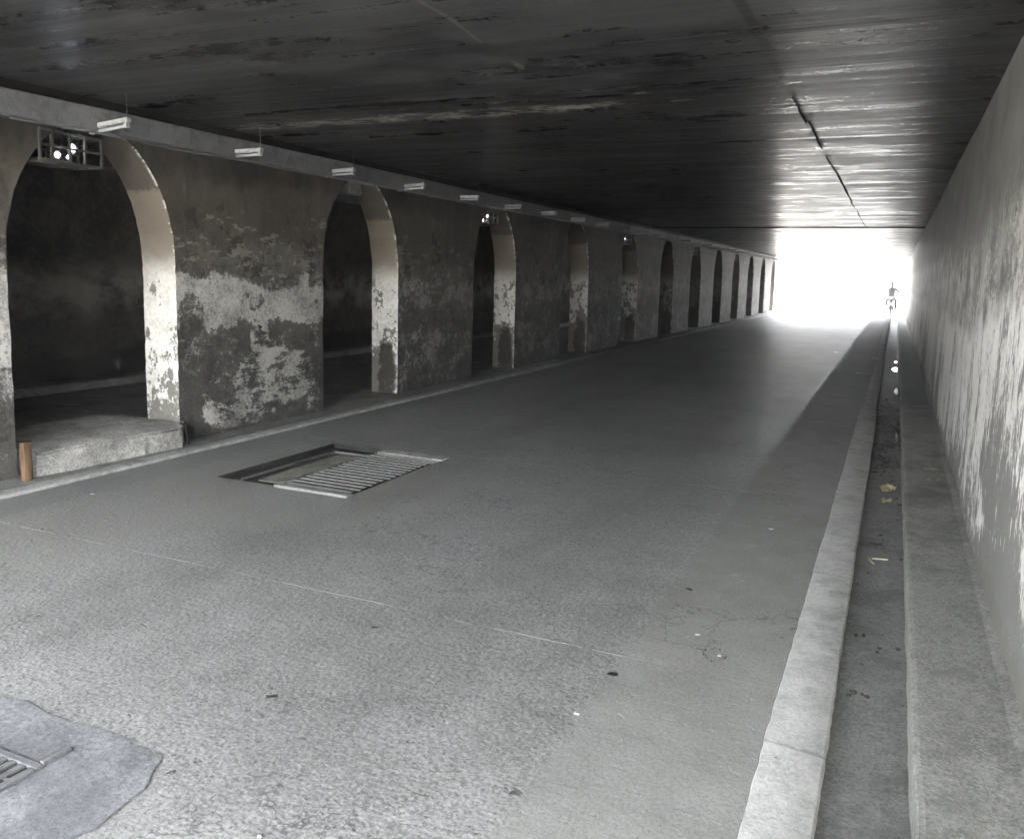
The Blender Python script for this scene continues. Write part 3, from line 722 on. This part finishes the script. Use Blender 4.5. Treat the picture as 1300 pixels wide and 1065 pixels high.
# ------------------------------------------------------------------ litter
def scrap(name, x, y, z, sx, sy, m, label, cat, seed, curl=.3, rz=0, group=None):
    b = MB(); N = 7; rows = []
    for j in range(N + 1):
        row = []
        for i in range(N + 1):
            u, w = i / N - .5, j / N - .5
            kx = 1 + .5 * nz((w * 3, seed, 0)); ky = 1 + .5 * nz((u * 3, seed, 5))
            h = curl * max(sx, sy) * (abs(nz((u * 3 + seed, w * 3, 1))) + .5 * abs(nz((u * 7, w * 7 + seed, 2))) + .6 * u * u)
            row.append(b.bm.verts.new((u * sx * kx, w * sy * ky, h + .002)))
        rows.append(row)
    for j in range(N):
        for i in range(N): b.bm.faces.new((rows[j][i], rows[j][i + 1], rows[j + 1][i + 1], rows[j + 1][i]))
    geo = bmesh.ops.solidify(b.bm, geom=b.bm.faces[:], thickness=.0015)
    o = b.build(name, m); o.location = (x, y, z); o.rotation_euler.z = rz
    return tag(o, label, cat, group)
def twig(x, y, z, pts, r, label):
    b = MB(); b.path([Vector(p) for p in pts], r, 6)
    o = b.build('twig', M['twig'], smooth=True); o.location = (x, y, z); return tag(o, label, 'twig')
gz = -.034
scrap('paper_wrapper', .055, 7.18, gz, .1, .16, M['paper'], 'crumpled yellowed wrapper in the gutter, the larger of two', 'litter', 1.3, .35)
scrap('paper_wrapper', .05, 6.78, gz, .07, .1, M['paper'], 'smaller yellowed wrapper just nearer than the larger one in the gutter', 'litter', 4.1, .4)
scrap('plastic_bag', .05, 9.2, gz, .13, .5, M['bag'], 'wet grey plastic bag lying flat in the gutter', 'litter', 6.3, .12)
scrap('plastic_bag', -.0, 8.35, gz, .1, .35, M['bag'], 'twisted grey plastic strip in the gutter before the wet bag', 'litter', 9.3, .15, .4)
scrap('plastic_bag', .1, 10.4, gz, .12, .3, M['bag'], 'shiny grey bag against the walkway riser at the gutter step', 'litter', 2.3, .25, .4)
twig(.03, 5.3, gz + .004, [(-.04, .02, 0), (.045, .025, .004)], .005, 'straight pale twig lying across the gutter')
twig(.0, 5.24, gz + .004, [(-.03, .06, 0), (.0, -.03, .003)], .004, 'slanting pale twig touching the straight one in the gutter')
scrap('paper_scrap', .36, 7.4, .124, .09, .045, M['paper'], 'pale bent paper scrap on the raised walkway', 'litter', 3.3, .3)
for i, (x, y) in enumerate(((.33, 7.0), (.40, 7.05), (.44, 7.25))):
    scrap('paper_scrap', x, y, .124, .025, .03, M['paper'], ['tiny paper bit before the bent scrap on the walkway', 'tiny paper bit between bent scrap and side wall', 'tiny paper bit close to the side wall'][i], 'litter', 5.3 + i, .3)
scrap('leaf', .01, 5.62, gz, .05, .03, M['leaf'], 'small dark leaf in the gutter beyond the twigs', 'leaf', 2.2, .2, .3)
scrap('leaf', -.86, 4.2, .002, .025, .035, M['leaf'], 'dark leaf on the smooth strip near the lane edge', 'leaf', 7.2, .15, .8)
scrap('leaf', -.93, 3.12, .002, .04, .03, M['leaf'], 'dark oval leaf where the lane joint meets the smooth strip', 'leaf', 8.2, .1, .2)
scrap('leaf', -2.02, 2.35, .002, .04, .02, M['leaf'], 'dark curled leaf on the rough lane beyond the cement patch', 'leaf', 11.2, .35, .7)
scrap('leaf', -2.03, 3.05, .002, .04, .015, M['leaf'], 'narrow dark leaf in the middle of the rough lane', 'leaf', 13.2, .2, .2)
b = MB()
for k in range(26):
    a = 2 * math.pi * k / 26; rr = 1 + random.uniform(-.25, .25)
    if .3 < a < .8: continue
    b.ball((-.6 + .045 * rr * math.cos(a), 3.5 + .06 * rr * math.sin(a), .002), random.uniform(.003, .007), 1, (1, 1, .5))
tag(b.build('tar_ring', M['leaf']), 'small ring of dark tar crumbs on the smooth strip', 'tar')
for i, (x, y, sx, sy, t) in enumerate(((-.42, 15.9, .22, .1, 'white scrap lying against the kerb before the puddles'), (-.3, 19.5, .12, .1, 'small white scrap on the kerb farther along'), (-1.15, 20.5, .1, .1, 'white speck of litter on the dark strip edge'),
        (-5.6, 5.52, .03, .03, 'white pebble-like scrap at the foot of the block end'), (-.7, 3.65, .018, .018, 'white fleck above the tar ring'), (-.57, 3.48, .015, .02, 'white fleck beside the tar ring'),
        (-.95, 2.75, .02, .015, 'white fleck near the lane edge'), (-5.0, 4.0, .03, .02, 'white fleck near the pale kerb before the block'), (-.62, 5.5, .03, .02, 'pale scrap on the smooth strip beside the kerb'))):
    scrap('paper_scrap', x, y, .006, sx, sy, M['whitescrap'], t, 'litter', 20.1 + i, .15)
# grit on the road: uncountable small stones
b = MB()
for k in range(900):
    y = 1.1 + 11 * random.random() ** 1.8; x = random.uniform(-5.3, -.35)
    if PX0 - .05 < x < PX1 + .05 and PY0 - .05 < y < PY1 + .05: continue
    r_ = random.uniform(.0015, .0045) * (1 + (random.random() < .05) * 1.2)
    b.ball((x, y, r_ * .3), r_, 1, (1, random.uniform(.7, 1.3), .6))
tag(b.build('grit', M['stone']), 'fine loose grit scattered over the road', 'grit', kind='stuff')

b = MB()
for k in range(520):
    y = 3 + 13 * random.random() ** .8
    if k % 3: y = random.choice((8.2, 9.1, 10.2, 10.9, 11.0, 12.6)) + random.gauss(0, .25)
    x = random.choice((.02, .1, .13, -.04)) + random.gauss(0, .025); x = max(-.09, min(.145, x))
    r_ = random.uniform(.004, .014)
    b.ball((x, y, (-.034 if y < 11.3 else -.1) + r_ * .25), r_, 1, (random.uniform(.6, 1.8), random.uniform(.6, 2.4), .45))
tag(b.build('gutter_debris', M['leaf']), 'dark silt and rotted leaf crumbs strewn along the gutter', 'debris', kind='stuff')

# ------------------------------------------------------------------ motorcycle and rider at the exit
RX, RY = -.2, 46.9
mc = empty('motorcycle', (RX, RY, .02), 'small motorcycle coming in at the bright exit beside the kerb', 'motorcycle')
def mp(b, name, m, sm=True, parent=None): return b.build(name, m, parent or mc, sm)
for y, nm in ((-.62, 'wheel'), (.58, 'wheel')):
    w = mp(MB().torus((0, y, .29), .25, .045), nm, M['tyre'])
    b = MB().torus((0, y, .29), .2, .012); b.tube((-.05, y, .29), (.05, y, .29), .035, 12)
    for a in range(6): b.tube((0, y, .29), (0, y + .2 * math.cos(a * math.pi / 3), .29 + .2 * math.sin(a * math.pi / 3)), .008, 6)
    b.build('rim', M['steel'], w, True)
b = MB(); b.box(-.1, .1, -.12, .2, .27, .5, .04); mp(b, 'engine', M['steel'])
b = MB(); b.box(-.1, .1, -.3, .12, .6, .8, .06); mp(b, 'tank', M['redpaint'])
b = MB(); b.box(-.12, .12, .1, .75, .68, .77, .035); mp(b, 'seat', M['tyre'])
b = MB(); b.box(-.11, .11, -.6, -.42, .72, .95, .05); mp(b, 'fairing', M['redpaint'])
b = MB(); b.box(-.06, .06, -.86, -.5, .55, .58, .012); mp(b, 'mudguard', M['redpaint'])
b = MB().ball((0, -.62, .86), .075, 2, (1, .6, 1)); mp(b, 'headlight', M['glass'])
b = MB()
for s in (-1, 1): b.tube((s * .09, -.62, .29), (s * .09, -.45, .95), .022, 8)
mp(b, 'fork', M['steel'])
b = MB().path([(-.36, -.28, 1.02), (-.2, -.38, 1.03), (0, -.42, .99), (.2, -.38, 1.03), (.36, -.28, 1.02)], .014, 8); mp(b, 'handlebar', M['tyre'])
for s in (-1, 1):
    b = MB().tube((s * .24, -.38, 1.03), (s * .3, -.42, 1.2), .007, 6); b.ball((s * .31, -.42, 1.22), .055, 2, (1, .3, .75)); mp(b, 'mirror', M['tyre'])
    b = MB().tube((s * .1, .15, .3), (s * .26, .15, .3), .014, 6); mp(b, 'footrest', M['steel'])
b = MB().tube((.13, .0, .3), (.15, .7, .36), .035, 10); mp(b, 'exhaust', M['steel'])

def skin_body(name, joints, bones, mat, parent=None, loc=(0, 0, 0), root=0, sub=2):
    me = bpy.data.meshes.new(name); me.from_pydata([j[0] for j in joints], bones, []); me.materials.append(mat)
    o = bpy.data.objects.new(name, me); col.objects.link(o); o.location = loc
    if parent: o.parent = parent
    sk = o.modifiers.new('skin', 'SKIN'); sk.use_smooth_shade = True
    for i, v in enumerate(me.skin_vertices[0].data):
        r_ = joints[i][1]; v.radius = r_ if isinstance(r_, tuple) else (r_, r_); v.use_root = (i == root)
    ss = o.modifiers.new('sub', 'SUBSURF'); ss.levels = sub; ss.render_levels = sub
    return o
J = [((0, .22, .86), (.15, .12)), ((0, .18, 1.05), (.14, .1)), ((0, .12, 1.28), (.17, .105)), ((0, .09, 1.4), (.06, .06)), ((0, .05, 1.47), (.052, .055)), ((0, .03, 1.53), (.072, .085)), ((0, .02, 1.6), (.07, .085)), ((0, .03, 1.66), (.045, .055))]
B = [(i, i + 1) for i in range(7)]
for s in (-1, 1):
    k = len(J)
    J += [((s * .19, .12, 1.33), .055), ((s * .32, .0, 1.13), .042), ((s * .33, -.2, 1.03), .03), ((s * .335, -.27, 1.045), (.035, .018))]
    B += [(2, k), (k, k + 1), (k + 1, k + 2), (k + 2, k + 3)]
    h = k + 3
    for q in range(4):   # fingers closed round the grip
        x = s * (.305 + .02 * q); k2 = len(J)
        J += [((x, -.31, 1.05), .009), ((x, -.325, 1.025), .008), ((x, -.305, 1.0), .007)]
        B += [(h, k2), (k2, k2 + 1), (k2 + 1, k2 + 2)]
    k2 = len(J); J += [((s * .29, -.25, 1.03), .01), ((s * .285, -.28, 1.005), .008)]; B += [(h, k2), (k2, k2 + 1)]
    k = len(J)
    J += [((s * .1, .2, .84), .085), ((s * .22, -.12, .72), .065), ((s * .22, .08, .38), .042), ((s * .23, -.04, .33), (.035, .03)), ((s * .235, -.14, .32), (.033, .02))]
    B += [(0, k), (k, k + 1), (k + 1, k + 2), (k + 2, k + 3), (k + 3, k + 4)]
pm = skin_body('person', J, B, M['skin'], loc=(RX, RY, .02))
tag(pm, 'person in pale grey jacket riding the small motorcycle in at the exit', 'person')
JJ = [((0, .22, .9), (.165, .135)), ((0, .18, 1.05), (.155, .115)), ((0, .12, 1.28), (.182, .118)), ((0, .1, 1.37), (.075, .075))]
BB = [(0, 1), (1, 2), (2, 3)]
for s in (-1, 1):
    k = len(JJ); JJ += [((s * .19, .12, 1.33), .068), ((s * .32, .0, 1.13), .055), ((s * .328, -.15, 1.05), .044)]; BB += [(2, k), (k, k + 1), (k + 1, k + 2)]
skin_body('jacket', JJ, BB, M['cloth1'], pm)
JJ = [((0, .22, .86), (.16, .13))]; BB = []
for s in (-1, 1):
    k = len(JJ); JJ += [((s * .1, .2, .84), .098), ((s * .22, -.12, .72), .078), ((s * .22, .06, .42), .055)]; BB += [(0, k), (k, k + 1), (k + 1, k + 2)]
skin_body('trousers', JJ, BB, M['cloth2'], pm)
b = MB().ball((0, .045, 1.63), .1, 3, (.86, 1.02, .8))
b.build('hair', M['hair'], pm, True)
b = MB()
for s in (-1, 1): b.ball((s * .032, -.052, 1.56), .012, 2, (1.3, .6, .8)); 
b.ball((0, -.068, 1.53), .014, 2, (.8, 1, 1.3)); b.ball((0, -.055, 1.49), .018, 2, (1.4, .5, .4))
b.build('face', M['skin'], pm, True)
b = MB()
for s in (-1, 1): b.box(s * .235 - .045, s * .235 + .045, -.2, .02, .29, .36, .025)
b.build('shoes', M['black'], pm, True)

# ------------------------------------------------------------------ thin haze added to imitate lens bloom at the exit
def haze(dens):
    m = bpy.data.materials.new('glare_haze'); m.use_nodes = True; nt = m.node_tree; nt.nodes.clear()
    o = nt.nodes.new('ShaderNodeOutputMaterial'); v = nt.nodes.new('ShaderNodeVolumePrincipled')
    v.inputs['Color'].default_value = (.95, .96, 1, 1); v.inputs['Density'].default_value = dens; v.inputs['Anisotropy'].default_value = .55
    nt.links.new(v.outputs[0], o.inputs['Volume'])
    b = MB().box(-165, 165, -165, 165, -1.6, 5.2)
    h = b.build('haze', m); h['kind'] = 'stuff'; h['label'] = 'thin haze added for the veil of glare at the bright exit'
HAZE = .0045
if HAZE: haze(HAZE)

# ------------------------------------------------------------------ light, sky, camera
EL, AZ = R(62), R(50)     # sun ahead and to the right
w = bpy.data.worlds.new('World'); scn.world = w; w.use_nodes = True
nt = w.node_tree; bg = nt.nodes['Background']
sky = nt.nodes.new('ShaderNodeTexSky'); sky.sky_type = 'NISHITA'; sky.sun_disc = False
sky.sun_elevation = EL; sky.sun_rotation = AZ; sky.air_density = 1.0; sky.dust_density = 3.0; sky.ozone_density = 1.0
hs = nt.nodes.new('ShaderNodeHueSaturation'); hs.inputs['Saturation'].default_value = .12   # hazy, whitish sky
nt.links.new(sky.outputs[0], hs.inputs['Color']); nt.links.new(hs.outputs[0], bg.inputs[0]); bg.inputs[1].default_value = .15
sd = bpy.data.lights.new('sun', 'SUN'); sd.energy = 5.0; sd.angle = R(.5); sd.color = (1, .96, .9)
so = bpy.data.objects.new('sun', sd); col.objects.link(so)
dirv = Vector((math.sin(AZ) * math.cos(EL), math.cos(AZ) * math.cos(EL), math.sin(EL)))
so.rotation_euler = dirv.to_track_quat('Z', 'Y').to_euler(); so.location = (8, 60, 20)

F, YAW, PIT, ROLL = 1065.67, .424231533, .129716965, -.0244970472
cd = bpy.data.cameras.new('camera'); cam = bpy.data.objects.new('camera', cd); col.objects.link(cam); scn.camera = cam
cy, sy = math.cos(YAW), math.sin(YAW)
fwd = Vector((-sy * math.cos(PIT), cy * math.cos(PIT), -math.sin(PIT)))
r0 = Vector((cy, sy, 0)); d0 = fwd.cross(r0)
rt = math.cos(ROLL) * r0 + math.sin(ROLL) * d0; dn = -math.sin(ROLL) * r0 + math.cos(ROLL) * d0
mw = Matrix((( rt.x, -dn.x, -fwd.x, 0), (rt.y, -dn.y, -fwd.y, 0), (rt.z, -dn.z, -fwd.z, CAM_H), (0, 0, 0, 1)))
cam.matrix_world = mw
cd.sensor_fit = 'HORIZONTAL'; cd.sensor_width = 36; cd.lens = F / 1300 * 36
cd.shift_y = -45 / 1300; cd.clip_start = .05; cd.clip_end = 2000

scn.view_settings.view_transform = 'Standard'; scn.view_settings.look = 'None'
scn.view_settings.exposure = 5.4; scn.view_settings.gamma = 1
c = scn.cycles
c.use_denoising = True; c.caustics_reflective = False; c.caustics_refractive = False; c.max_bounces = 5; c.diffuse_bounces = 4; c.glossy_bounces = 3; c.volume_bounces = 0; c.adaptive_threshold = .035; c.sample_clamp_indirect = 6
